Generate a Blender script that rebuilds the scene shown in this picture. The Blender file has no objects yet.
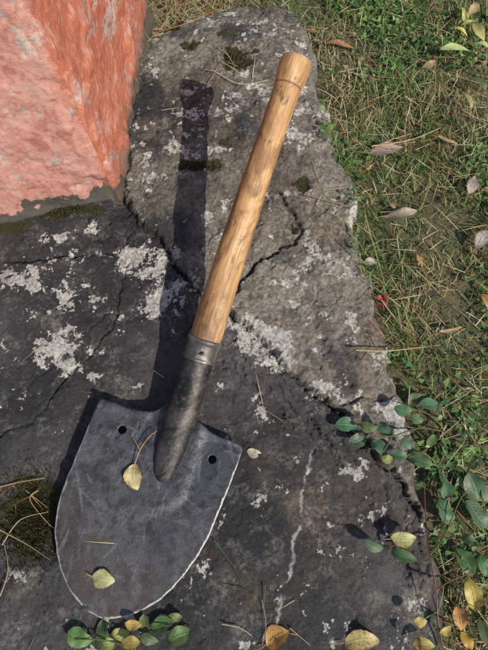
import bpy, math, random
import numpy as np
from mathutils import Vector, Matrix, geometry
random.seed(7); rng=np.random.default_rng(7)
H=0.55; TH=math.radians(20); F=506.0
C_,S_=math.cos(TH),math.sin(TH)
def unproj(px,py,z=0.0):
    """image pixels, back-projected through the camera -> metres on the level z"""
    u=(px-244)/F; v=(py-325)/F
    t=(H-z)/(C_+v*S_)
    return (u*t,(S_-v*C_)*t,z)
def dep(py,z=0.0): return (H-z)/(C_+(py-325)/F*S_)
scene=bpy.context.scene
# ---------------------------------------------------------------- noise
_tabs={}
def vnoise(x,y,seed=0):
    if seed not in _tabs: _tabs[seed]=np.random.default_rng(1000+seed).random((256,256))
    T=_tabs[seed]; x=np.asarray(x,float);y=np.asarray(y,float)
    xi=np.floor(x).astype(int); yi=np.floor(y).astype(int)
    fx=x-xi; fy=y-yi; fx=fx*fx*(3-2*fx); fy=fy*fy*(3-2*fy)
    a=T[xi%256,yi%256];b=T[(xi+1)%256,yi%256];c=T[xi%256,(yi+1)%256];d=T[(xi+1)%256,(yi+1)%256]
    return (a*(1-fx)+b*fx)*(1-fy)+(c*(1-fx)+d*fx)*fy-0.5
def fbm(x,y,sc,octv=4,seed=0,gain=0.5):
    r=0;a=1
    ca,sa=math.cos(.6),math.sin(.6)
    for o in range(octv):
        r=r+a*vnoise(x*sc+o*17.3,y*sc+o*9.1,seed+o); sc*=2.03; a*=gain
        x,y=x*ca-y*sa,x*sa+y*ca
    return r
def sstep(a,b,x):
    t=np.clip((x-a)/(b-a),0,1); return t*t*(3-2*t)
def segdist(X,Y,pts):
    best=np.full(np.shape(X),9.0); side=np.zeros(np.shape(X))
    for (ax,ay),(bx,by) in zip(pts[:-1],pts[1:]):
        dx,dy=bx-ax,by-ay; L=dx*dx+dy*dy+1e-12
        t=np.clip(((X-ax)*dx+(Y-ay)*dy)/L,0,1)
        qx=X-ax-t*dx;qy=Y-ay-t*dy
        d=np.hypot(qx,qy); cr=dx*(Y-ay)-dy*(X-ax)
        m=d<best; best=np.where(m,d,best); side=np.where(m,np.sign(cr),side)
    return best,side
def inpoly(X,Y,poly):
    ins=np.zeros(np.shape(X),bool); n=len(poly)
    for i in range(n):
        x1,y1=poly[i];x2,y2=poly[(i+1)%n]
        if y1==y2: continue
        c=((y1>Y)!=(y2>Y))&(X<(x2-x1)*(Y-y1)/(y2-y1)+x1)
        ins^=c
    return ins
def S2(l): return [unproj(a,b)[:2] for a,b in l]
def blob(X,Y,px,py,rx,ry,ang=0,soft=0.5):
    p=np.array(unproj(px,py)[:2]); e1=np.array(unproj(px+1,py)[:2])-p; e2=np.array(unproj(px,py+1)[:2])-p
    J=np.linalg.inv(np.column_stack([e1,e2]))
    du=J[0,0]*(X-p[0])+J[0,1]*(Y-p[1]); dv=J[1,0]*(X-p[0])+J[1,1]*(Y-p[1])
    a=math.radians(ang); a1=(du*math.cos(a)+dv*math.sin(a))/rx; a2=(-du*math.sin(a)+dv*math.cos(a))/ry
    r=np.sqrt(a1*a1+a2*a2)
    return 1-sstep(1-soft,1+soft,r)
# ---------------------------------------------------------------- node helpers
class NT:
    def __init__(s,name):
        s.m=bpy.data.materials.new(name); s.m.use_nodes=True; s.t=s.m.node_tree
        s.b=s.t.nodes['Principled BSDF']; s.out=s.t.nodes['Material Output']
    def n(s,ty): return s.t.nodes.new(ty)
    def l(s,a,b): s.t.links.new(a,b)
    def setin(s,sock,v):
        if hasattr(v,'is_output') : s.l(v,sock)
        else: sock.default_value=v
    def coord(s,kind='Object'):
        return s.t.nodes.new('ShaderNodeTexCoord').outputs[kind]
    def noise(s,vec,scale,detail=6,rough=0.55,dist=0):
        nd=s.t.nodes.new('ShaderNodeTexNoise'); nd.inputs['Scale'].default_value=scale; nd.inputs['Detail'].default_value=detail
        nd.inputs['Roughness'].default_value=rough; nd.inputs['Distortion'].default_value=dist; s.l(vec,nd.inputs['Vector']); return nd.outputs['Fac']
    def mr(s,v,a,b,c=0.0,d=1.0,smooth=True):
        nd=s.t.nodes.new('ShaderNodeMapRange'); nd.interpolation_type='SMOOTHSTEP' if smooth else 'LINEAR'
        s.setin(nd.inputs['Value'],v)
        for i,x in zip((1,2,3,4),(a,b,c,d)): nd.inputs[i].default_value=x
        return nd.outputs[0]
    def math(s,op,a,b=0.0,clamp=False):
        nd=s.t.nodes.new('ShaderNodeMath'); nd.operation=op; nd.use_clamp=clamp
        s.setin(nd.inputs[0],a); s.setin(nd.inputs[1],b); return nd.outputs[0]
    def mix(s,f,a,b,bt='MIX'):
        nd=s.t.nodes.new('ShaderNodeMix'); nd.data_type='RGBA'; nd.blend_type=bt
        s.setin(nd.inputs[0],f)
        for i,v in ((6,a),(7,b)):
            if isinstance(v,tuple): v=(v[0],v[1],v[2],1)
            s.setin(nd.inputs[i],v)
        return nd.outputs[2]
    def bump(s,h,strength,dist):
        nd=s.t.nodes.new('ShaderNodeBump'); nd.inputs['Strength'].default_value=strength; nd.inputs['Distance'].default_value=dist
        s.l(h,nd.inputs['Height']); s.l(nd.outputs[0],s.b.inputs['Normal']); return nd
    def attr(s,name):
        nd=s.t.nodes.new('ShaderNodeAttribute'); nd.attribute_name=name; return nd
    def attr3(s,name):
        a=s.attr(name); q=s.n('ShaderNodeSeparateColor'); s.l(a.outputs['Color'],q.inputs[0]); return q.outputs[0],q.outputs[1],q.outputs[2],a.outputs['Alpha']
def mkobj(name,verts,faces,mat=None,smooth=True,parent=None):
    me=bpy.data.meshes.new(name)
    if isinstance(verts,np.ndarray): verts=verts.tolist()
    if isinstance(faces,np.ndarray): faces=faces.tolist()
    me.from_pydata(verts,[],faces); me.update()
    if smooth: me.polygons.foreach_set('use_smooth',[True]*len(me.polygons))
    if mat: me.materials.append(mat)
    ob=bpy.data.objects.new(name,me); scene.collection.objects.link(ob)
    if parent: ob.parent=parent
    return ob
def setcol(ob,name,arr):
    a=ob.data.color_attributes.new(name,'FLOAT_COLOR','POINT')
    a.data.foreach_set('color',np.asarray(arr,dtype=np.float32).ravel())
def empty(name):
    e=bpy.data.objects.new(name,None); e.empty_display_size=0.05; scene.collection.objects.link(e); return e
# ---------------------------------------------------------------- ground plan of the slab, mostly unprojected from image pixels
OUT=[(-0.50,0.78),(-0.30,0.74)]+S2([(150,36),(182,14),(232,4),(285,0),(318,36),(326,95),(334,135),(352,190),(366,265),(390,335),(412,400),(430,470),(446,540),(455,600),(462,700)])+[(0.20,-0.33),(-0.50,-0.33)]
def slab_sd(X,Y):
    d,_=segdist(X,Y,OUT+[OUT[0]])
    return np.where(inpoly(X,Y,OUT),d,-d)
L1=S2([(118,196),(135,222),(160,246),(190,280),(222,306),(262,338),(290,372),(330,408),(352,432),(396,474),(420,508),(452,560)])
L3=S2([(232,300),(262,262),(292,248),(300,232),(278,196)])
L4=S2([(-20,262),(60,256),(118,250),(138,222)])
L5=S2([(120,205),(132,110),(150,45)])
L6=S2([(20,395),(60,350),(110,310),(200,330)])
L7=S2([(330,408),(362,400),(405,392)])
L8=S2([(262,338),(300,395),(322,430),(350,470),(392,520)])
L9=S2([(-10,440),(40,420),(70,372),(112,330),(128,262)])
pits=[(237,64,17,12),(190,49,9,5),(200,172,22,6),(300,187,10,5),(30,520,36,42)]
def warp(X,Y): return X+0.009*fbm(X,Y,40,5,60,.65), Y+0.009*fbm(X,Y,40,5,70,.65)
def rockh(X,Y):
    wx,wy=warp(X,Y)
    d,s=segdist(wx,wy,L1); low=np.where(s<=0,sstep(0,.006,d),0.)
    sd0=slab_sd(X,Y)
    h=0.010*fbm(X,Y,6,2,1)+0.0056*fbm(X,Y,20,3,5)*(1-.45*low)+0.0026*fbm(X,Y,80,4,9,0.6)*(1-.5*low)
    hi=np.where(s>0,0.0095*sstep(-0.001,0.007,d),0)
    br=np.clip(.9+1.2*fbm(X,Y,16,2,77),.4,1.2)
    h=h+hi-0.010*br*np.exp(-(d/0.0028)**2)
    fl=np.floor((d+0.022*fbm(X,Y,26,5,33,.6))/0.014)
    h=h+np.where((s<=0)&(d<0.050),0.0022*(2-np.clip(fl,0,3)),0)*sstep(-.02,.02,.35-Y)
    for L,w,dp in((L3,0.0022,0.006),(L4,0.0030,0.006),(L6,0.0016,0.0025),(L7,0.0025,0.004),(L5,0.006,0.004),(L8,.0018,.005),(L9,.0018,.004)):
        d2,_=segdist(wx,wy,L); h=h-dp*br*np.exp(-(d2/w)**2)
    q=fbm(X,Y,13,5,80,.55); h=h+0.0030*(np.floor(q*8)/8+0.15*q)*(1-.4*low)
    q=fbm(X+.3,Y,30,4,84,.6); h=h+0.0015*sstep(.05,.09,q)*(1-.45*low)
    pk=fbm(X,Y,150,3,86); h=h-0.0009*sstep(.2,.32,pk)*(1-.4*low)
    for (a,b,c,e) in pits: h=h-(0.003 if c<30 else 0.010)*blob(wx,wy,a,b,c,e)
    sd=sd0+0.020*fbm(X,Y,28,4,44)
    h=h-0.05*(1-sstep(-0.012,0.012,sd))-0.008*(1-sstep(0.0,0.05,sd))
    return h
dx=0.0013
xs=np.arange(-0.50,0.34,dx); ys=np.arange(-0.33,0.80,dx)
X,Y=np.meshgrid(xs,ys,indexing='ij'); nx,ny=X.shape
Z=rockh(X,Y)
V=np.column_stack([X.ravel(),Y.ravel(),Z.ravel()])
idx=np.arange(nx*ny).reshape(nx,ny)
Fq=np.column_stack([idx[:-1,:-1].ravel(),idx[1:,:-1].ravel(),idx[1:,1:].ravel(),idx[:-1,1:].ravel()])
keep=(Z[:-1,:-1].ravel()>-0.052)|(slab_sd(X[:-1,:-1],Y[:-1,:-1]).ravel()>-0.01)
Fq=Fq[keep]
lich=[(65,345,30,22,.92),(20,272,26,12,.72),(68,236,20,8,.95),(95,233,14,6,1.),(98,296,12,7,.85),(130,262,26,18,.85),(165,290,30,34,1.05),(150,312,30,12,.8),(262,335,38,17,1.1,),(190,300,16,16,.7),
(245,325,20,16,.9),(282,362,18,12,.9),(392,410,16,12,1.2),(418,392,14,12,.75),(400,425,10,12,.9),(205,218,7,4,.8),(90,395,10,30,.5),(68,430,10,40,.45),(350,470,30,12,.45),(310,395,30,20,.45),
(330,330,60,50,.36),(385,350,26,40,.45),(230,20,60,12,.42),(180,110,60,70,.30),(290,100,30,60,.36),(250,230,60,40,.32),(345,240,24,50,.45),(365,430,30,14,.5),(60,300,60,40,.40),(20,340,25,30,.4),(150,225,22,14,.45),(265,120,40,40,.36)]
R=np.zeros_like(X)
for b in lich: R=np.maximum(R,b[4]*blob(X,Y,b[0],b[1],b[2],b[3],(25 if b[0] in(262,282) else 0),0.7))
lichf=sstep(.52,.95,R+1.15*fbm(X,Y,48,7,200,.76))
wx,wy=warp(X,Y)
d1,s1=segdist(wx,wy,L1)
D=np.where(s1<=0,0.80,0.)  # dark stone of the lower slab, with bottom-right shade painted into it
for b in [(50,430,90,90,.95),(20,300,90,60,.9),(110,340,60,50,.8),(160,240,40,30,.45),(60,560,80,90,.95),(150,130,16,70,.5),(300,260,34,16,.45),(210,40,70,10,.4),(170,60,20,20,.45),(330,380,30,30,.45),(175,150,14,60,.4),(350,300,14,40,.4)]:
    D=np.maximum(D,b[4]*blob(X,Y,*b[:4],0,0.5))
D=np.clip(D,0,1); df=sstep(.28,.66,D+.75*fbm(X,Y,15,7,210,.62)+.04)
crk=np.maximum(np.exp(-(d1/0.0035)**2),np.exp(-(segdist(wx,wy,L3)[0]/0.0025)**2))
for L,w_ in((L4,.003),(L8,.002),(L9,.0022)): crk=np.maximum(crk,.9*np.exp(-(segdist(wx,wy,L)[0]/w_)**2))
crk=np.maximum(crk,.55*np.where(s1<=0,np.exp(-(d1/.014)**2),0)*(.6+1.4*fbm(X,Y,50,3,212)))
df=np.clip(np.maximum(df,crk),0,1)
M=np.zeros_like(X)
mossb=[(237,64,18,12),(190,49,9,5),(200,172,22,6),(224,149,5,4),(300,187,10,5),(293,232,4,5),(30,515,40,46),(228,39,9,3),(60,212,45,7),(126,150,7,50),(10,225,20,7)]
for b in mossb: M=np.maximum(M,blob(wx,wy,*b))
mf=sstep(.42,.7,M+.7*fbm(X,Y,60,5,220,.65))
B=np.zeros_like(X)
for b in [(330,300,60,90,.9),(260,200,60,50,.55),(250,110,60,60,.55),(330,560,130,100,1.),(150,560,200,60,.5),(300,30,30,30,.4),(330,480,90,60,.8)]: B=np.maximum(B,b[4]*blob(X,Y,*b[:4],0,.6))  # brown stone; the bottom-right blobs also paint shade into the slab colour
bf=np.clip(B*sstep(-.35,.25,fbm(X,Y,11,4,230)),0,1)
vein=S2([(314,452),(306,478),(303,510),(293,545),(288,580),(280,612),(278,626)])
vx_,vy_=X+0.006*fbm(X,Y,60,5,91,.7),Y
dv,_=segdist(vx_,vy_,vein); vw=.0010*(1+1.2*fbm(X,Y,45,2,96))
VN=np.exp(-(dv/vw)**2)*sstep(-.30,.12,fbm(X,Y,85,3,95))*.85
tone=.5+.58*fbm(X,Y,6,8,240,.66)
crust=sstep(.12,.40,fbm(X,Y,60,6,250,.72)+.16*R)*(1-.5*df)
pitc=sstep(.18,.34,fbm(X,Y,80,5,260,.72))
# ---- rock material
r=NT('weathered_rock'); co=r.coord('Object')
mL,mD,mM,mB=r.attr3('masks'); mT,mC,mP,mV=r.attr3('masks2')
n3=r.noise(co,260,6,.74); n4=r.noise(co,1300,3,.65); n2=r.noise(co,60,6,.72,.3)
c=r.mix(r.mr(mT,.2,.8,0,1,False),(.080,.071,.060),(.245,.222,.188))
c=r.mix(r.mr(n3,.36,.66),r.mix(1.0,c,(.66,.64,.62),'MULTIPLY'),r.mix(1.0,c,(1.3,1.28,1.22),'MULTIPLY'))
c=r.mix(r.math('MULTIPLY',mB,.8),c,r.mix(r.mr(n3,.35,.65),(.085,.062,.040),(.22,.17,.12)))
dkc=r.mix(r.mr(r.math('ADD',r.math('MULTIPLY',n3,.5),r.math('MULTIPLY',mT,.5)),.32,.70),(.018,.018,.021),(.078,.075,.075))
dkc=r.mix(r.math('MULTIPLY',mB,.85),dkc,r.mix(r.mr(n3,.32,.70),(.027,.021,.018),(.085,.066,.054)))  # dark brown stone, deepened to carry the painted shade at bottom right
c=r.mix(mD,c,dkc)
c=r.mix(r.math('MULTIPLY',mC,r.mr(n3,.40,.60,.0,.55)),c,(.30,.285,.255))
c=r.mix(r.math('MULTIPLY',mP,.5),c,(.030,.027,.025))
spk=r.mr(n4,.60,.70,0,.42); c=r.mix(spk,c,(.26,.25,.23)); dsp=r.mr(n4,.42,.32,0,.6); c=r.mix(dsp,c,(.022,.020,.019))
gl=r.mr(n2,.58,.68,0,.35); c=r.mix(gl,c,(.135,.13,.09)); g2_=r.mr(n2,.42,.32,0,.4); c=r.mix(g2_,c,(.035,.032,.03))
lf=r.mr(r.math('ADD',mL,r.math('MULTIPLY',r.math('SUBTRACT',n3,.5),1.7)),.30,.80)
c=r.mix(r.math('MULTIPLY',lf,.88),c,r.mix(r.mr(n3,.38,.65),(.28,.27,.24),(.62,.60,.55)))
c=r.mix(r.mr(r.math('ADD',mM,r.math('MULTIPLY',r.math('SUBTRACT',n3,.5),1.2)),.4,.7),c,r.mix(n4,(.012,.013,.006),(.06,.055,.02)))
c=r.mix(mV,c,(.52,.50,.46))
r.l(c,r.b.inputs['Base Color'])
r.setin(r.b.inputs['Roughness'],r.mr(mD,0,1,.92,.68)); r.b.inputs['Specular IOR Level'].default_value=.35
hh=r.math('ADD',n3,r.math('MULTIPLY',n4,.4)); r.bump(hh,.95,.0022)
rock=mkobj('rock_slab',V,Fq,r.m)
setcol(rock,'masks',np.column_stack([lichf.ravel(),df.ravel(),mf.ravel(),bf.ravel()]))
setcol(rock,'masks2',np.column_stack([np.clip(tone,0,1).ravel(),crust.ravel(),pitc.ravel(),VN.ravel()]))
# ---------------------------------------------------------------- ground sheet
g=np.sinh(np.linspace(-6.2,6.2,420))/np.sinh(6.2)*120
GX,GY=np.meshgrid(g,g+0.3,indexing='ij')
GZ=-0.026+0.010*fbm(GX,GY,9,4,20)+0.05*fbm(GX,GY,.8,2,25)*sstep(.8,3,np.hypot(GX,GY-.3))
GZ=GZ-0.03*sstep(0.012,.04,slab_sd(GX,GY))
n=420; gi=np.arange(n*n).reshape(n,n)
GF=np.column_stack([gi[:-1,:-1].ravel(),gi[1:,:-1].ravel(),gi[1:,1:].ravel(),gi[:-1,1:].ravel()])
gm=NT('soil'); co=gm.coord('Object'); a=gm.noise(co,30,6,.7); b=gm.noise(co,260,6,.75); d=gm.noise(co,1.5,4,.6)
c=gm.mix(gm.mr(a,.35,.65),(.05,.042,.022),(.13,.11,.06)); c=gm.mix(gm.mr(b,.5,.64),c,(.26,.21,.12))
c=gm.mix(gm.mr(d,.4,.6,0.1,.4),c,(.06,.09,.025)); gm.l(c,gm.b.inputs['Base Color']); gm.b.inputs['Roughness'].default_value=.95
gm.bump(gm.math('ADD',a,b),.8,.004)
ground=mkobj('ground',np.column_stack([GX.ravel(),GY.ravel(),GZ.ravel()]),GF,gm.m)
def gz(x,y):
    x=np.asarray(x,float);y=np.asarray(y,float)
    s=slab_sd(x,y)
    return np.maximum(-0.026+0.010*fbm(x,y,9,4,20)-0.03*sstep(0.012,.04,s), np.where(s>-.01,rockh(x,y),-1))
# ---------------------------------------------------------------- blades of grass
def blades(name,x,y,z,L,W,az,lean,curl,cols,mat,nseg=3):
    N=len(x); ts=np.linspace(0,1,nseg+1)
    dirx,diry=np.cos(az),np.sin(az); verts=[];cc=[]
    px,py,pz=x.copy(),y.copy(),z.copy(); tw=rng.normal(0,.5,N)
    sx,sy=-np.sin(az+tw),np.cos(az+tw)
    for k,t in enumerate(ts):
        w=W*(1-t**1.6)*0.5+W*0.06
        verts.append(np.stack([np.column_stack([px-sx*w,py-sy*w,pz]),np.column_stack([px+sx*w,py+sy*w,pz+w*.25])],1))
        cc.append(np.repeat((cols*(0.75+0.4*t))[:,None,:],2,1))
        a=lean+curl*t; s=L/nseg
        px=px+np.sin(a)*dirx*s; py=py+np.sin(a)*diry*s; pz=pz+np.cos(a)*s
    VV=np.stack(verts,1).reshape(-1,3); CC=np.stack(cc,1).reshape(-1,3)
    st=(nseg+1)*2; base=np.arange(N)*st; fs=[]
    for k in range(nseg):
        o=k*2; fs.append(np.column_stack([base+o,base+o+1,base+o+3,base+o+2]))
    ob=mkobj(name,VV,np.concatenate(fs),mat); setcol(ob,'col',np.column_stack([CC,np.ones(len(CC))])); return ob
def veg(name,rough=.55,trans=.35,spec=.3):
    m=NT(name); at=m.attr('col'); m.l(at.outputs['Color'],m.b.inputs['Base Color']); m.b.inputs['Roughness'].default_value=rough
    m.b.inputs['Specular IOR Level'].default_value=spec
    if trans>0:
        tr=m.n('ShaderNodeBsdfTranslucent'); m.l(at.outputs['Color'],tr.inputs[0]); mx=m.n('ShaderNodeMixShader'); mx.inputs[0].default_value=trans
        m.l(m.b.outputs[0],mx.inputs[1]); m.l(tr.outputs[0],mx.inputs[2]); m.l(mx.outputs[0],m.out.inputs[0])
    return m.m
gmat=veg('grass_blades',.5,.35,.4)
def scatter(N,x0,x1,y0,y1,f):
    x=rng.uniform(x0,x1,N); y=rng.uniform(y0,y1,N); m=f(x,y)>rng.random(N); return x[m],y[m]
def dens(x,y):
    s=slab_sd(x,y)+0.03*fbm(x,y,30,3,40)
    return (1-sstep(-.010,.010,s))*np.clip(.70+1.5*fbm(x,y,11,3,50),.22,1)
def greens(N,x,y,dryk=0.):
    a=np.array([.10,.165,.038]);b=np.array([.21,.29,.085]);c=np.array([.07,.13,.05]);d=np.array([.46,.38,.21])
    t=rng.random(N)[:,None]; col=a*(1-t)+b*t; k=rng.random(N)[:,None]; col=np.where(k<.25,c,col)
    dry=(rng.random(N)<np.clip(.28+dryk+1.3*fbm(x,y,8,2,55),.08,.75))[:,None]; col=np.where(dry,d*rng.uniform(.5,1.2,(N,1)),col)
    return col*rng.uniform(.75,1.35,(N,1))
x1,y1=scatter(150000,-.45,.55,-.30,.95,dens)
x2,y2=scatter(60000,-2.2,2.4,-1.8,3.0,lambda x,y:dens(x,y)*((x<-.45)|(x>.55)|(y<-.30)|(y>.95)))
x=np.concatenate([x1,x2]);y=np.concatenate([y1,y2]);N=len(x); big=np.concatenate([np.ones(len(x1)),np.full(len(x2),1.9)])
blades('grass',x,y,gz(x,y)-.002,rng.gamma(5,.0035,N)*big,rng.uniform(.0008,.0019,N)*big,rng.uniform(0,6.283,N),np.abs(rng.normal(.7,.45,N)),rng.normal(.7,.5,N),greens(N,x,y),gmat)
x,y=scatter(34000,.02,.58,-.3,.95,lambda x,y:dens(x,y)*np.clip(.35+2.6*fbm(x,y,9,2,58),0,1))
N=len(x); blades('clover_weeds',x,y,gz(x,y)+rng.uniform(.003,.014,N),rng.uniform(.004,.010,N),rng.uniform(.003,.007,N),rng.uniform(0,6.28,N),rng.uniform(.9,1.5,N),rng.uniform(-.2,.6,N),greens(N,x,y,-.28)*np.array([.8,1.05,.95]),gmat,4)
straw=veg('dry_straw',.6,.1)
def needles_col(N):
    a=np.array([.46,.31,.16]);b=np.array([.27,.12,.055]);c=np.array([.58,.49,.32]); k=rng.random((N,1))
    return np.where(k<.4,a,np.where(k<.65,b,c))*rng.uniform(.6,1.15,(N,1))
x,y=scatter(13000,-.4,.6,-.3,1.0,lambda x,y:dens(x,y)*.8)
xa,ya=scatter(1800,-.25,-.02,.66,.85,lambda x,y:(slab_sd(x,y)<.01)*1.)
xb,yb=scatter(70,-.3,.3,-.12,.74,lambda x,y:np.ones_like(x)*.5)
cl_=((235,78,16),(20,500,5),(150,30,14),(380,350,14),(385,330,8),(320,215,4))
xc=np.concatenate([rng.normal(unproj(p,q)[0],.014,k) for p,q,k in cl_])
yc=np.concatenate([rng.normal(unproj(p,q)[1],.014,k) for p,q,k in cl_])
x=np.concatenate([x,xa,xb,xc]);y=np.concatenate([y,ya,yb,yc]);N=len(x); on=slab_sd(x,y)>.005
az=rng.uniform(0,6.28,N)
blades('pine_needles',x,y,gz(x,y)+np.where(on,.0015,rng.uniform(.004,.018,N)),rng.uniform(.012,.045,N),rng.uniform(.0007,.0012,N),az,np.full(N,1.5)+rng.normal(0,.06,N),rng.normal(.05,.08,N),needles_col(N),straw)
xl=[];yl=[]
for (px,py,rx,ry) in mossb[:9]:
    k=int(rx*ry*(3.2 if rx>15 else 1.4)); uu=rng.normal(0,.5,k)*rx+px; vv=rng.normal(0,.5,k)*ry+py
    for a,b in zip(uu,vv):
        p=unproj(a,b); xl.append(p[0]);yl.append(p[1])
x=np.array(xl);y=np.array(yl);N=len(x)
mc=np.where(rng.random((N,1))<.5,np.array([.05,.052,.015]),np.where(rng.random((N,1))<.5,np.array([.13,.12,.035]),np.array([.04,.028,.016])))*rng.uniform(.5,1.3,(N,1))
blades('moss',x,y,rockh(x,y)-.0005,rng.uniform(.0015,.0045,N),rng.uniform(.0006,.0012,N),rng.uniform(0,6.28,N),np.abs(rng.normal(.3,.4,N)),rng.normal(.4,.4,N),mc,gmat,2)
# ---------------------------------------------------------------- painted post
A=Vector(unproj(123,203)[:2]); Bk=Vector(unproj(149,38)[:2])
dirb=(Bk-A).normalized(); Bk=A+dirb*.34
Cc=A+Vector((-.30,-.034)); Dd=Cc+dirb*.34
poly=[A,Bk,Dd,Cc]; per=[]; ST=.002
for i in range(4):
    p,q=poly[i],poly[(i+1)%4]; k=int((q-p).length/ST)
    for j in range(k): per.append(p.lerp(q,j/k))
per=np.array([[p.x,p.y] for p in per])
for _ in range(130): per=(per+np.roll(per,1,0)+np.roll(per,-1,0))/3
tang=np.roll(per,-1,0)-np.roll(per,1,0); nrm=np.column_stack([tang[:,1],-tang[:,0]])
ctr=per.mean(0); nrm/=np.linalg.norm(nrm,axis=1)[:,None]
if ((per-ctr)*nrm).sum()<0: nrm=-nrm
P=len(per); zs=np.arange(-.03,.60,.0022); pv=[]; att=[]; ul=np.arange(P)*ST
for z in zs:
    Zc=np.full(P,z)
    flake=sstep(.31,.34,fbm(ul,Zc,26,6,117,.70))
    dent=sstep(.15,.4,fbm(ul,Zc,8,4,119,.55))
    off=.008*fbm(ul,Zc,8,3,110)+.0026*fbm(ul,Zc,40,4,115,.6)+.0010*fbm(ul,Zc,170,2,116)-.0008*flake-.006*dent+.006*math.exp(-max(z,0)/.010)-.03*max(z,0)
    pv.append(np.column_stack([per+nrm*off[:,None],Zc]))
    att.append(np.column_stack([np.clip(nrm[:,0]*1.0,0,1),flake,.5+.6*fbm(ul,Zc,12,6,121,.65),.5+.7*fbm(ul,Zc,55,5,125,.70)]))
for k,(f,dz) in enumerate([(.97,.008),(.9,.013),(.6,.016),(.02,.018)]):
    last=pv[len(zs)-1]; q=last.copy(); q[:,:2]=ctr+(last[:,:2]-ctr)*f; q[:,2]=zs[-1]+dz+.003*fbm(q[:,0],q[:,1],20,3,9); pv.append(q); att.append(att[-1])
K=len(pv); pv=np.concatenate(pv); i0=np.arange(P); fs=[]
for k in range(K-1): fs.append(np.column_stack([k*P+i0,k*P+(i0+1)%P,(k+1)*P+(i0+1)%P,(k+1)*P+i0]))
pm=NT('peeling_red_paint'); co=pm.coord('Object'); geo=pm.t.nodes.new('ShaderNodeSeparateXYZ'); pm.l(co,geo.inputs[0])
ca,fk,tn,tf=pm.attr3('side'); d=pm.noise(co,600,4,.6); b=pm.noise(co,170,5,.68)
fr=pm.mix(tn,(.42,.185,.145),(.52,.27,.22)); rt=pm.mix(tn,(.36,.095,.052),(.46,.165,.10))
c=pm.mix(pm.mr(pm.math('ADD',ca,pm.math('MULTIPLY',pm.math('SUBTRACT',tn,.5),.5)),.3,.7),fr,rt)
c=pm.mix(pm.mr(tf,.55,.85,0,.4),c,(.56,.36,.30)); c=pm.mix(pm.mr(tf,.40,.15,0,.5),c,(.28,.085,.058))
c=pm.mix(pm.mr(b,.55,.66,0,.35),c,(.56,.38,.32)); c=pm.mix(pm.mr(b,.45,.34,0,.5),c,(.30,.085,.055))
c=pm.mix(pm.math('MULTIPLY',fk,pm.mr(b,.44,.52,.0,.85)),c,pm.mix(tf,(.22,.17,.15),(.50,.44,.40)))
c=pm.mix(pm.mr(d,.64,.72,0,.5),c,(.58,.46,.41)); c=pm.mix(pm.mr(d,.38,.30,0,.55),c,(.18,.07,.055))
zz=pm.math('ADD',geo.outputs[2],pm.math('ADD',pm.math('MULTIPLY',pm.math('SUBTRACT',tn,.5),.03),pm.math('MULTIPLY',pm.math('SUBTRACT',tf,.5),.025)))
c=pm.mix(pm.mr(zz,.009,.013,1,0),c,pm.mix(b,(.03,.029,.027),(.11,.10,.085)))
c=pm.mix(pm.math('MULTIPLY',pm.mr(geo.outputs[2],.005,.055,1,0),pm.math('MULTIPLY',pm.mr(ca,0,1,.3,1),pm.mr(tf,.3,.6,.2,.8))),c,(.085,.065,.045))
pm.l(c,pm.b.inputs['Base Color']); pm.b.inputs['Roughness'].default_value=.8; pm.b.inputs['Specular IOR Level'].default_value=.2
pm.bump(pm.math('ADD',b,pm.math('MULTIPLY',d,.4)),.7,.0018)
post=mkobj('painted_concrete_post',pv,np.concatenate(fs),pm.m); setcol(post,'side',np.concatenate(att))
# ---------------------------------------------------------------- shovel
shovel=empty('shovel')
sh0=Vector(unproj(172,425,.018)); tip0=Vector(unproj(111,621,.008))
ax=Vector((tip0.x-sh0.x,tip0.y-sh0.y)).normalized(); lt=Vector((-ax.y,ax.x))
outl=[(101,400),(96,410),(90,428),(82,448),(74,468),(65,491),(59,512),(56,532),(57,553),(61,572),(67,588),(76,602),(88,614.5),(100,621),(112,622.5),(127,620),(143,614),(158,605),(173,592),(187,576),(199,559),(209,541),(218,520),(226,500),(234,480),(241,461),(245,449),
(241,446),(232,443),(222,439),(212,433.5),(204,427),(196,420),(180,412),(168,407),(163,409),(152,413),(140,412.5),(127,409),(116,404),(108,403),(104,400)]
outl=[(a-1.5,b-2) for a,b in outl]
def zbl(s): return .019-.011*max(0,min(1,s))
LEN=math.hypot(tip0.x-sh0.x,tip0.y-sh0.y)
lo=[]
for a,b in outl:
    z=.015
    for _ in range(4):
        w=unproj(a,b,z); s=(w[0]-sh0.x)*ax.x+(w[1]-sh0.y)*ax.y; z=zbl(s/LEN)
    lo.append(((w[0]-sh0.x)*ax.x+(w[1]-sh0.y)*ax.y,(w[0]-sh0.x)*lt.x+(w[1]-sh0.y)*lt.y))
def resample(P,step):
    o=[]
    for i in range(len(P)):
        p,q=P[i],P[(i+1)%len(P)]; k=max(1,int(math.hypot(q[0]-p[0],q[1]-p[1])/step))
        for j in range(k): o.append((p[0]+(q[0]-p[0])*j/k,p[1]+(q[1]-p[1])*j/k))
    return o
o=np.array(resample(lo,.0016))
for _ in range(4): o=(np.roll(o,1,0)+2*o+np.roll(o,-1,0))/4
o=o+.0006*np.column_stack([fbm(o[:,0],o[:,1],120,2,300),fbm(o[:,0],o[:,1],120,2,305)])*1.3
holes=[]
for a,b in((121,429),(212,459)):
    w=unproj(a,b,.019); holes.append(((w[0]-sh0.x)*ax.x+(w[1]-sh0.y)*ax.y,(w[0]-sh0.x)*lt.x+(w[1]-sh0.y)*lt.y))
HR=.0045
pts=[Vector(p) for p in o.tolist()]; edges=[(i,(i+1)%len(o)) for i in range(len(o))]
for hx,hy in holes:
    b0=len(pts)
    for k in range(28): pts.append(Vector((hx+HR*math.cos(k*math.pi/14),hy+HR*math.sin(k*math.pi/14))))
    edges+=[(b0+k,b0+(k+1)%28) for k in range(28)]
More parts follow.
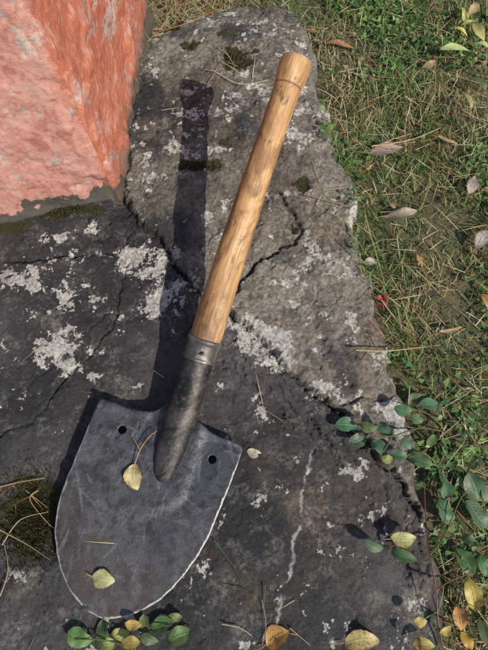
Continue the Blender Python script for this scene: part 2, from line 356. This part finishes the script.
gx,gy=np.meshgrid(np.arange(-.06,.30,.0016),np.arange(-.13,.13,.0016)); gx=gx.ravel();gy=gy.ravel()
gx=gx+rng.uniform(-1e-4,1e-4,gx.shape)
ol=[tuple(p) for p in o]; dd,_=segdist(gx,gy,ol+[ol[0]]); ok=inpoly(gx,gy,ol)&(dd>.0012)
for hx,hy in holes: ok&=np.hypot(gx-hx,gy-hy)>HR+.0010
pts+= [Vector((a,b)) for a,b in zip(gx[ok],gy[ok])]
vo,eo,fo,_,_,_=geometry.delaunay_2d_cdt(pts,edges,[],0,1e-7)
vx=np.array([[v.x,v.y] for v in vo])
fa=np.array([f for f in fo]); cen=vx[fa].mean(1); kk=inpoly(cen[:,0],cen[:,1],ol)
for hx,hy in holes: kk&=np.hypot(cen[:,0]-hx,cen[:,1]-hy)>HR*.97
fa=fa[kk]
def loc(p,q,z):
    w=unproj(p,q,z); return ((w[0]-sh0.x)*ax.x+(w[1]-sh0.y)*ax.y,(w[0]-sh0.x)*lt.x+(w[1]-sh0.y)*lt.y)
tg=loc(159,482,.02); nk=loc(184,404,.03)
def bladez(s,t):
    z=.019-.011*np.clip(s/LEN,-.2,1.1)
    half=.08
    z=z+ .0060*(np.abs(t)/half)**2*sstep(-.02,.05,s)*(1-sstep(.10,LEN,s)*.5)
    d,_=segdist(s,t,[nk,tg])
    z=z+.0024*(1-sstep(.020,.034,d))
    z=z+.002*(1-sstep(0,.006,s+.002))*sstep(.02,.03,np.abs(t))
    z=z+.0018*fbm(s,t,22,3,130)+.0003*fbm(s,t,120,2,135)
    return z
def l2w(s,t,z): return np.column_stack([sh0.x+s*ax.x+t*lt.x,sh0.y+s*ax.y+t*lt.y,z])
bz=bladez(vx[:,0],vx[:,1]); BV=l2w(vx[:,0],vx[:,1],bz)
cl=(BV[:,2]-.0008-rockh(BV[:,0],BV[:,1])); print('blade clearance',cl.min(),cl.mean())
LIFT=float(-np.percentile(cl,1.0)); LIFT=max(-.008,min(.008,LIFT)); print('lift',LIFT); BV[:,2]+=LIFT
sm=NT('worn_steel'); co=sm.coord('Object'); eE,eD,eS,eM=sm.attr3('edge')
b=sm.noise(co,90,6,.74,.2); d=sm.noise(co,520,5,.72)
c=sm.mix(sm.mr(eM,.2,.8),(.020,.021,.025),(.085,.090,.102)); c=sm.mix(sm.mr(b,.45,.62,0,.75),c,(.018,.0175,.019))
c=sm.mix(sm.math('MULTIPLY',eS,.65),c,(.26,.27,.28))
c=sm.mix(sm.math('MULTIPLY',eD,sm.mr(b,.35,.62,.2,.9)),c,(.056,.042,.033))
c=sm.mix(sm.mr(d,.59,.67,0,.6),c,(.12,.10,.085)); c=sm.mix(sm.mr(d,.41,.32,0,.65),c,(.012,.0115,.012))
ef=sm.mr(sm.math('ADD',eE,sm.math('MULTIPLY',sm.math('SUBTRACT',b,.5),1.6)),.45,.80)
c=sm.mix(ef,c,sm.mix(b,(.20,.18,.17),(.46,.45,.44)))
sm.l(c,sm.b.inputs['Base Color']); sm.setin(sm.b.inputs['Metallic'],sm.mr(eD,0,1,.55,.2))
sm.setin(sm.b.inputs['Roughness'],sm.mr(b,.3,.7,.38,.64)); sm.bump(sm.math('ADD',sm.math('MULTIPLY',b,1.0),sm.math('SUBTRACT',sm.math('MULTIPLY',d,.6),sm.math('MULTIPLY',eS,.25))),.55,.0012)
blade=mkobj('blade',BV,fa,sm.m,parent=shovel)
sx_,tx_=vx[:,0],vx[:,1]
de,_=segdist(sx_,tx_,ol+[ol[0]]); low=sstep(-.01,.04,sx_)
e=np.exp(-(de/.0012)**2)*(.25+.5*low)+.38*np.exp(-(de/.0050)**2)*low
dirt=np.clip(sstep(.03,.16,sx_)*(.60+1.3*fbm(sx_,tx_,18,5,320,.62))+.25*sstep(.1,.3,fbm(sx_,tx_,40,4,330)),0,1)
scr=np.zeros(len(sx_)); r2=np.random.default_rng(5)
for _ in range(150):
    cs=r2.uniform(-.0,LEN); ct=r2.normal(0,.045); an=r2.normal(0,.35)+(math.pi/2 if r2.random()<.25 else 0); L=r2.uniform(.006,.05)
    p0=(cs-L/2*math.cos(an),ct-L/2*math.sin(an)); p1=(cs+L/2*math.cos(an),ct+L/2*math.sin(an)); pmid=((p0[0]+p1[0])/2+r2.normal(0,.0015),(p0[1]+p1[1])/2+r2.normal(0,.0015))
    dq,_=segdist(sx_,tx_,[p0,pmid,p1]); scr=np.maximum(scr,r2.uniform(.15,.8)*np.exp(-(dq/.0009)**2))
scr*=np.clip(.6+2*fbm(sx_,tx_,120,2,335),0,1)
mot=np.clip(.5+.8*fbm(sx_,tx_,13,6,340,.68)+.25*(1-sstep(.0,.09,sx_)),0,1)
ring=np.exp(-((segdist(sx_,tx_,[nk,tg])[0]-.030)/.0018)**2)*.40
for hx,hy in holes: e=np.maximum(e,.5*np.exp(-((np.hypot(sx_-hx,tx_-hy)-HR)/.0012)**2))
setcol(blade,'edge',np.column_stack([np.maximum(e,ring),dirt,scr,mot]))
so=blade.modifiers.new('thickness','SOLIDIFY'); so.thickness=.0016; so.offset=-1
def sweep(name,cps,rads,mat,parent=None,seg=40,flat=None,closed=True):
    vs=[];n=len(cps)
    for i,(cx,r0) in enumerate(zip(cps,rads)):
        t=(cps[min(i+1,n-1)]-cps[max(i-1,0)]).normalized(); s=t.cross(Vector((0,0,1))).normalized(); u=s.cross(t).normalized()
        for k in range(seg):
            a=2*math.pi*k/seg; vs.append(cx+s*math.cos(a)*r0+u*math.sin(a)*r0*(1 if flat is None else flat[i]))
    fs=[(i*seg+k,i*seg+(k+1)%seg,(i+1)*seg+(k+1)%seg,(i+1)*seg+k) for i in range(n-1) for k in range(seg)]
    if closed: fs+= [tuple(range(seg)),tuple(reversed(range((n-1)*seg,n*seg)))]
    return mkobj(name,[tuple(v) for v in vs],fs,mat,parent=parent)
def interp(tbl,t):
    ks=[k for k,_ in tbl]; return float(np.interp(t,ks,[v for _,v in tbl]))
HZ0,HZ1=.040,.160
P0=Vector(unproj(202,347,HZ0)); P1=Vector(unproj(298,55,HZ1))
Tg=Vector(unproj(159,483,.017)); N=60; cps=[];rads=[];fl=[]
for i in range(N+1):
    t=i/N; p=(Tg.lerp(P0,t))
    zc=interp([(0,.0155),(.1,.0185),(.3,.0215),(.6,.027),(.8,.0325),(1,HZ0)],t)
    cps.append(Vector((p.x,p.y,zc+LIFT)))
    rads.append(interp([(0,.0015),(.02,.0060),(.06,.0095),(.12,.0122),(.25,.0150),(.5,.0166),(.75,.0160),(1,.0156)],t))
    fl.append(interp([(0,.55),(.2,.7),(.5,.85),(.8,1),(1,1)],t))
def blackmat(name,lo_,hi_):
    km=NT(name); co=km.coord('Object'); a=km.noise(co,30,6,.7,.5); b=km.noise(co,200,6,.72)
    c=km.mix(km.mr(a,.38,.62),lo_,hi_); c=km.mix(km.mr(b,.54,.66,0,.65),c,(.17,.12,.09)); c=km.mix(km.mr(b,.42,.34,0,.6),c,(.02,.018,.018)); km.l(c,km.b.inputs['Base Color'])
    km.b.inputs['Metallic'].default_value=.6; km.setin(km.b.inputs['Roughness'],km.mr(b,.3,.7,.32,.58)); km.bump(km.math('ADD',a,b),.5,.0014); return km.m
kmat=blackmat('blackened_steel',(.022,.021,.022),(.090,.080,.074)); cmat=blackmat('collar_steel',(.09,.083,.078),(.24,.22,.20))
sweep('socket',cps,rads,kmat,shovel,48,fl)
hd=(P1-P0).normalized(); UPL=Vector((0,0,LIFT))
cps=[];rads=[]
for s,rr in [(-.014,.0150),(-.0138,.0172),(-.012,.0178),(-.0100,.0172),(.004,.0174),(.0060,.0178),(.0075,.0188),(.0100,.0190),(.0112,.0184),(.0115,.0160)]:
    cps.append(P0+UPL+hd*s); rads.append(rr)
sweep('collar',cps,rads,cmat,shovel,48)
import bmesh
bm=bmesh.new(); bmesh.ops.create_uvsphere(bm,u_segments=16,v_segments=8,radius=.0026)
side=hd.cross(Vector((0,0,1))).normalized(); upv=side.cross(hd).normalized(); rp=P0+UPL+upv*.0172+side*.004-hd*.003
for v in bm.verts: v.co=Vector((v.co.x,v.co.y,v.co.z*.5))+rp
me=bpy.data.meshes.new('rivet'); bm.to_mesh(me); bm.free(); me.materials.append(kmat); rv=bpy.data.objects.new('rivet',me); scene.collection.objects.link(rv); rv.parent=shovel
HL=(P1-P0).length
prof=[(0,.0158),(.02,.0166),(.05,.0169),(.2,.0163),(.45,.0149),(.7,.0139),(.84,.0137),(.885,.0142),(.90,.0150),(.905,.0146),(.91,.0152),(.93,.0163),(.96,.0171),(.985,.0168),(.995,.0155),(1.0,.0132),(1.004,.0090),(1.005,.001)]
tt=np.unique(np.concatenate([np.linspace(0,1,220),[k for k,_ in prof],[.902,.908,.99,.998]]))
seg=72; vs=[]
for t in tt:
    rr=interp(prof,t); bx=.0018*math.sin(t*3.0)
    for k in range(seg):
        a=2*math.pi*k/seg; r2_=rr*(1+.02*math.sin(2*a+t*4))+.0005*float(vnoise(t*22,3+2*math.cos(a),140))+.0003*float(vnoise(t*60,3+5*math.sin(a),141)); vs.append((r2_*math.cos(a)+bx,r2_*math.sin(a),t*HL))
n=len(tt); fs=[(i*seg+k,i*seg+(k+1)%seg,(i+1)*seg+(k+1)%seg,(i+1)*seg+k) for i in range(n-1) for k in range(seg)]+[tuple(reversed(range(seg))),tuple(range((n-1)*seg,n*seg))]
wm=NT('worn_ash_wood'); co=wm.coord('Object')
def mapped(sc):
    mp=wm.t.nodes.new('ShaderNodeMapping'); mp.inputs['Scale'].default_value=sc; wm.l(co,mp.inputs[0]); return mp.outputs[0]
g1=wm.noise(mapped((110,110,5)),1,5,.6,.6); g2=wm.noise(mapped((620,620,22)),1,4,.6); bl=wm.noise(mapped((34,34,16)),1,6,.68,.5); st=wm.noise(mapped((70,70,34)),1,6,.72,.4)
c=wm.mix(wm.mr(g1,.35,.66),(.32,.165,.062),(.52,.305,.135)); c=wm.mix(wm.mr(bl,.42,.62,0,.7),c,(.25,.130,.058)); c=wm.mix(wm.mr(bl,.46,.34,0,.5),c,(.58,.40,.22)); c=wm.mix(wm.mr(g2,.53,.66,0,.5),c,(.14,.07,.032))
c=wm.mix(wm.mr(st,.56,.65,0,.75),c,(.085,.045,.028)); c=wm.mix(wm.mr(wm.noise(co,150,5,.7),.62,.69,0,.5),c,(.62,.46,.29))
sx=wm.t.nodes.new('ShaderNodeSeparateXYZ'); wm.l(co,sx.inputs[0])
gr=wm.mr(wm.math('ABSOLUTE',wm.math('SUBTRACT',sx.outputs[2],HL*.904)),0.0004,.0015,.65,0); c=wm.mix(gr,c,(.09,.04,.02))
c=wm.mix(wm.math('MULTIPLY',wm.mr(sx.outputs[2],0.0,.10,.75,0),wm.mr(st,.40,.58,.2,1)),c,(.12,.065,.035))
c=wm.mix(wm.math('MULTIPLY',wm.mr(wm.math('ABSOLUTE',wm.math('SUBTRACT',sx.outputs[2],HL*.52)),.0,.11,.6,0),wm.mr(bl,.44,.56,0,1)),c,(.15,.075,.04))
c=wm.mix(wm.mr(sx.outputs[2],HL*.975,HL*1.0,0,.5),c,(.50,.32,.17))
wm.l(c,wm.b.inputs['Base Color']); wm.setin(wm.b.inputs['Roughness'],wm.mr(bl,.3,.7,.42,.66)); wm.b.inputs['Specular IOR Level'].default_value=.35
wm.bump(wm.math('ADD',g1,wm.math('ADD',st,wm.math('MULTIPLY',g2,.8))),.5,.0010)
hnd=mkobj('handle',vs,fs,wm.m,parent=shovel)
hnd.matrix_world=Matrix.Translation(P0+UPL)@hd.to_track_quat('Z','Y').to_matrix().to_4x4()
# ---------------------------------------------------------------- leaves
lm=NT('leaf'); at=lm.attr('col'); u0,u1,u2,_a=lm.attr3('luv'); co=lm.coord('Object')
v=lm.math('ABSOLUTE',lm.math('SUBTRACT',u1,.5))
ven=lm.mr(lm.math('FRACT',lm.math('ADD',lm.math('MULTIPLY',u0,8),lm.math('MULTIPLY',v,-5))),.0,.16,1,0)
mid=lm.mr(v,.02,.06,1,0); vv_=lm.math('MAXIMUM',mid,lm.math('MULTIPLY',ven,.45))
nb=lm.noise(co,160,6,.7); nc=lm.noise(co,420,5,.7)
c=lm.mix(lm.mr(nb,.35,.7,0,.6),at.outputs['Color'],lm.mix(1.0,at.outputs['Color'],(.58,.55,.45),'MULTIPLY'))
c=lm.mix(lm.math('MULTIPLY',vv_,.3),c,lm.mix(.5,at.outputs['Color'],(.5,.5,.28)))
c=lm.mix(lm.math('MULTIPLY',u2,lm.mr(nc,.54,.64)),c,(.12,.055,.02))
c=lm.mix(lm.math('MULTIPLY',u2,lm.mr(lm.math('ADD',v,lm.math('MULTIPLY',nb,.3)),.5,.66)),c,(.20,.10,.035))
lm.l(c,lm.b.inputs['Base Color']); lm.b.inputs['Roughness'].default_value=.5
tr=lm.n('ShaderNodeBsdfTranslucent'); lm.l(c,tr.inputs[0]); mx=lm.n('ShaderNodeMixShader'); mx.inputs[0].default_value=.25; lm.l(lm.b.outputs[0],mx.inputs[1]); lm.l(tr.outputs[0],mx.inputs[2]); lm.l(mx.outputs[0],lm.out.inputs[0])
bb=lm.n('ShaderNodeBump'); bb.inputs['Strength'].default_value=.5; bb.inputs['Distance'].default_value=.0006; lm.l(lm.math('SUBTRACT',nb,vv_),bb.inputs['Height']); lm.l(bb.outputs[0],lm.b.inputs['Normal'])
class Acc:
    def __init__(s): s.v=[];s.f=[];s.c=[];s.u=[]
    def leaf(s,pos,ang,L,W,col,tilt=0,roll=0,curl=.25,fold=.25,spots=.5,shape=.85,serr=.04):
        n=14; m=6; b0=len(s.v); R=Matrix.Rotation(ang,3,'Z')@Matrix.Rotation(-tilt,3,'Y')@Matrix.Rotation(roll,3,'X')
        wv=random.uniform(-1,1); bend=random.uniform(-.12,.12); wl=random.uniform(.03,.12)
        for i in range(n+1):
            t=i/n; w=W*.5*max(0.02,math.sin(math.pi*min(1,t**shape)))**.75
            w*=1+serr*math.sin(i*2.7+wv*3)
            if i==n: w=W*.01
            for j in range(m+1):
                q=j/m*2-1
                p=Vector(((t-.5)*L,q*w+bend*L*math.sin(math.pi*t)-bend*L*.6,-curl*L*(t-.5)**2*1.2+fold*abs(q)*w+wl*W*math.sin(t*7+wv*5)*q+wl*.5*W*math.sin(t*13+wv*9)*abs(q)))
                p=R@p+Vector(pos); s.v.append(tuple(p)); k=1+.12*math.sin(t*5+q+wv*4)
                s.c.append((col[0]*k,col[1]*k,col[2]*k,1)); s.u.append((t,j/m,spots,1))
        for i in range(n):
            for j in range(m):
                a=b0+i*(m+1)+j; s.f.append((a,a+1,a+m+2,a+m+1))
    def tube(s,pts,r0,r1,col,seg=6):
        pts=[Vector(p) for p in pts]; q=[]; n=len(pts)
        for i in range(n-1):
            p0=pts[max(i-1,0)];p1=pts[i];p2=pts[i+1];p3=pts[min(i+2,n-1)]
            for k in range(6):
                t=k/6; q.append(.5*((2*p1)+(p2-p0)*t+(2*p0-5*p1+4*p2-p3)*t*t+(-p0+3*p1-3*p2+p3)*t**3))
        q.append(pts[-1]); n=len(q); b0=len(s.v)
        for i,p in enumerate(q):
            t=(q[min(i+1,n-1)]-q[max(i-1,0)]).normalized(); a=t.cross(Vector((.1,.05,1))).normalized(); b=a.cross(t); rr=r0+(r1-r0)*i/(n-1)
            for k in range(seg):
                an=2*math.pi*k/seg; s.v.append(tuple(p+a*math.cos(an)*rr+b*math.sin(an)*rr)); s.c.append((*col,1)); s.u.append((.3,.2,.2,1))
        for i in range(n-1):
            for k in range(seg): s.f.append((b0+i*seg+k,b0+i*seg+(k+1)%seg,b0+(i+1)*seg+(k+1)%seg,b0+(i+1)*seg+k))
    def make(s,name):
        ob=mkobj(name,s.v,s.f,lm.m); setcol(ob,'col',s.c); setcol(ob,'luv',s.u); return ob
def surf(px,py,add=0):
    z=0
    for _ in range(3): w=unproj(px,py,z); z=float(gz(w[0],w[1]))+add
    return unproj(px,py,z)
def pa(d): return math.radians(-d)
YEL=(.54,.40,.10);YG=(.40,.39,.13);GRN=(.085,.175,.06);BGR=(.075,.165,.085);DRY=(.38,.27,.16);PALE=(.56,.47,.36);PINK=(.52,.40,.34)
def px2m(w,py,z): return w/F*dep(py,z)
def blz(px,py):
    z=.015
    for _ in range(4):
        s,t=loc(px,py,z); z=float(bladez(np.array([s]),np.array([t]))[0])+LIFT
    return z
for i,(px,py,L,W,an,col,fo_) in enumerate([(134,477,26,19,80,(.66,.56,.28),.3),(103,579,24,18,10,(.50,.50,.25),.15)]):
    A_=Acc(); z=blz(px,py)+.003; A_.leaf(unproj(px,py,z),pa(an),px2m(L,py,z),px2m(W,py,z),col,0,.05,.25,fo_,.7)
    if i==0: A_.tube([unproj(134,466,z+.001),unproj(140,450,z+.004),unproj(149,437,z+.006),unproj(157,431,z+.007)],.0006,.0004,(.5,.3,.12)); A_.tube([unproj(140,450,z+.004),unproj(133,438,z+.005)],.0005,.0003,(.5,.3,.12))
    else: A_.tube([unproj(93,577,z),unproj(86,574,z+.001)],.0005,.0004,(.5,.4,.2))
    A_.make('fallen_leaf')
for (px,py,L,W,an,col,ad) in [(254,453,15,10,10,(.50,.44,.36),.001),(387,150,38,18,-8,PINK,.016),(402,213,34,14,-12,PALE,.017),(371,262,15,10,0,(.62,.53,.48),.015),(341,44,38,8,8,(.42,.2,.09),.012),(473,184,24,12,-60,(.40,.33,.30),.018),(484,237,26,14,-50,(.5,.44,.4),.018),
 (277,637,26,22,-30,(.50,.26,.06),.0025),(362,641,38,19,-5,(.54,.43,.17),.0025),(156,17,16,8,-20,(.6,.5,.42),.01),(404,539,26,16,0,(.42,.43,.16),.016),(310,30,16,8,30,(.42,.2,.09),.008),(393,205,12,5,60,DRY,.012),(430,64,16,7,-30,DRY,.014),(420,260,18,6,80,(.45,.3,.12),.014),(486,300,16,10,70,(.5,.3,.1),.014),(345,130,14,5,40,(.5,.3,.14),.01),(448,140,22,6,20,(.5,.36,.2),.014),(452,330,26,5,-15,(.5,.36,.2),.014)]:
    A_=Acc(); p=surf(px,py,ad); A_.leaf(p,pa(an),px2m(L,py,p[2]),px2m(W,py,p[2]),col,random.uniform(-.15,.15),random.uniform(-.3,.3),random.uniform(.1,.5),random.uniform(.1,.4),.8)
    d=Vector((math.cos(pa(an)),math.sin(pa(an)),0))*px2m(L,py,p[2])*.5; e=Vector(p)-d
    if L>20: A_.tube([e,e-d*.3+Vector((0,0,.001)),e-d*.6],.0005,.0004,(.4,.2,.1))
    A_.make('fallen_leaf')
def plant(name,stems,leaves,base_h,spots=.4):
    A_=Acc()
    for st in stems: A_.tube([surf(p[0],p[1],p[2]) for p in st[1:]],.0009,.0005,st[0])
    for (px,py,L,W,an,col) in leaves:
        h=base_h+random.uniform(-.004,.006); p=surf(px,py,h)
        A_.leaf(p,pa(an+random.uniform(-12,12)),px2m(L,py,p[2])*1.0,px2m(W,py,p[2])*1.0,tuple(c*random.uniform(.8,1.25) for c in col),random.uniform(-.3,.3),random.uniform(-.35,.35),random.uniform(.1,.5),random.uniform(.12,.35),spots,serr=.03,shape=random.uniform(.75,.95))
    return A_.make(name)
RS=(.20,.07,.04); GS=(.14,.14,.05)
plant('wild_rose_seedling',[(GS,(446,432,.0),(420,428,.013),(392,436,.016),(365,436,.016),(350,430,.014)),(GS,(446,432,0),(430,415,.013),(405,407,.016)),(GS,(392,436,.016),(385,449,.014),(378,455,.014)),(GS,(446,432,.0),(425,450,.014),(408,458,.014))],
 [(347,425,23,15,10,BGR),(359,440,22,14,-30,BGR),(368,427,17,11,20,GRN),(384,429,17,12,70,BGR),(380,448,20,13,60,BGR),(403,410,18,12,10,BGR),(416,399,18,12,-40,GRN),(430,404,22,13,-15,BGR),(417,419,14,10,30,GRN),(399,455,18,12,0,BGR),(420,460,26,15,15,GRN),(407,444,14,9,40,BGR),(388,459,14,9,10,(.2,.22,.06)),(432,440,14,9,-50,GRN)],.016)
plant('wild_rose_seedling',[(RS,(447,668,.0),(438,620,.014),(436,590,.02),(430,555,.022),(426,520,.022),(424,480,.02)),(RS,(436,590,.02),(452,580,.022),(474,572,.022)),(GS,(430,555,.022),(445,535,.024),(460,500,.024),(470,488,.024)),(RS,(438,620,.014),(455,622,.016),(470,600,.018))],
 [(445,486,24,15,-80,BGR),(446,513,28,17,75,BGR),(474,487,30,20,80,BGR),(478,515,34,21,60,BGR),(466,562,28,18,70,GRN),(404,556,26,12,10,GRN),(375,547,22,10,30,BGR),(484,566,20,14,80,GRN),(488,495,20,14,80,BGR),
 (473,595,32,17,80,YEL),(460,619,22,14,80,(.50,.35,.08)),(446,631,13,9,-20,YEL),(467,641,18,12,60,(.5,.3,.06)),(421,622,13,10,0,YEL),(424,645,22,12,10,(.48,.33,.08)),(484,632,22,12,80,(.10,.13,.04)),(418,644,12,8,80,(.3,.14,.05)),(470,540,16,10,20,GRN)],.018)
plant('wild_rose_seedling',[(GS,(140,690,-.0),(135,650,.008),(145,630,.01),(172,625,.01)),(GS,(135,650,.008),(105,640,.01),(75,640,.01))],
 [(80,638,28,18,25,(.13,.21,.07)),(103,633,24,16,80,GRN),(119,635,20,13,-20,YG),(133,625,17,10,10,(.50,.39,.10)),(131,643,20,12,0,(.46,.36,.10)),(145,624,18,12,70,(.13,.19,.06)),(162,625,24,16,-20,GRN),(180,636,27,17,-30,(.09,.17,.05)),(150,640,18,12,20,GRN),(175,618,16,10,10,(.13,.17,.06)),(108,645,20,12,0,(.32,.31,.1))],.009)
plant('yellowing_weed',[(GS,(486,62,0),(472,40,.02),(466,10,.03)),(GS,(472,40,.02),(455,48,.02))],
 [(464,12,26,9,-80,(.62,.57,.18)),(474,8,22,9,-60,(.6,.56,.2)),(479,30,24,10,60,(.58,.55,.2)),(456,48,34,10,-5,(.62,.58,.26)),(482,44,22,8,20,(.52,.52,.2)),(462,30,20,7,30,(.55,.55,.2)),(470,22,20,7,-30,(.55,.48,.15)),(480,82,20,9,30,GRN),(470,100,16,7,70,(.4,.35,.1))],.028,.15)
plant('red_leaf_sprig',[(RS,(384,318,0),(383,300,.012))],[(380,298,8,5,10,(.40,.035,.03)),(385,303,7,5,60,(.42,.04,.035)),(379,305,7,4,-40,(.32,.025,.02)),(387,296,6,4,20,(.4,.04,.03))],.014)
A_=Acc()
def tw(pts,h,r0=.0007,r1=.0004,col=(.42,.30,.17)): A_.tube([surf(a,b,h+random.uniform(0,.003)) for a,b in pts],r0,r1,col)
tw([(304,194),(325,200),(348,206)],.003); tw([(356,350),(385,351),(415,348),(440,345)],.012,.0009,.0005,(.5,.36,.2)); tw([(0,487),(20,482),(45,478)],.004); tw([(0,530),(28,545),(50,560)],.004); tw([(2,545),(20,520),(48,512)],.004,.0006,.0003,(.5,.42,.28)); tw([(0,596),(8,570),(3,540)],.004)
tw([(38,490),(30,500),(50,525),(60,530)],.003); tw([(222,624),(240,628),(252,636)],.002,.0006,.0003,(.55,.48,.36)); tw([(290,628),(310,645)],.002); tw([(410,134),(390,140),(378,146)],.02); tw([(372,146),(410,140),(440,128)],.02,.001,.0006,(.5,.35,.18)); tw([(262,600),(266,625),(262,645)],.002,.0004,.0003,(.4,.32,.2))
tw([(212,70),(240,84),(268,80)],.002,.0006,.0004,(.6,.5,.33)); tw([(150,35),(190,22),(215,10)],.006,.0009,.0006,(.45,.28,.12)); tw([(365,215),(375,250),(385,285)],.014,.0007,.0004,(.6,.48,.28))
A_.make('dry_twigs')
A_=Acc(); tw([(214,540),(230,562),(243,584)],.002,.0008,.0002,(.07,.14,.04)); tw([(265,585),(263,620)],.002,.0006,.0002,(.07,.12,.04)); tw([(225,585),(250,592)],.002,.0005,.0002,(.07,.12,.04)); A_.make('grass_sprig')
# ---------------------------------------------------------------- light
Ahi=Vector(unproj(298,60,HZ1+LIFT)); Bsh=Vector(unproj(194,84,.004)); d=(Ahi-Bsh).normalized()
elev=math.asin(d.z); azm=math.atan2(d.x,d.y); print('sun elev',math.degrees(elev),'az',math.degrees(azm))
sl=bpy.data.lights.new('sun','SUN'); sl.energy=5.0; sl.angle=math.radians(.53); sl.color=(1,.93,.81)
so=bpy.data.objects.new('sun',sl); so.rotation_mode='QUATERNION'; so.rotation_quaternion=d.to_track_quat('Z','Y'); scene.collection.objects.link(so); so.location=(1,-1,2)
w=bpy.data.worlds.new('World'); scene.world=w; w.use_nodes=True; bg=w.node_tree.nodes['Background']; sk=w.node_tree.nodes.new('ShaderNodeTexSky'); sk.sky_type='NISHITA'; sk.sun_disc=False
sk.sun_elevation=elev; sk.sun_rotation=azm; w.node_tree.links.new(sk.outputs[0],bg.inputs[0]); bg.inputs[1].default_value=.13
cam=bpy.data.cameras.new('camera'); cam.sensor_fit='VERTICAL'; cam.sensor_height=24; cam.lens=24*F/650; cam.clip_start=.01; cam.clip_end=500
co_=bpy.data.objects.new('camera',cam); co_.location=(0,0,H); co_.rotation_euler=(TH,0,0); scene.collection.objects.link(co_); scene.camera=co_
scene.view_settings.view_transform='Standard'; scene.view_settings.look='None'; scene.view_settings.exposure=0
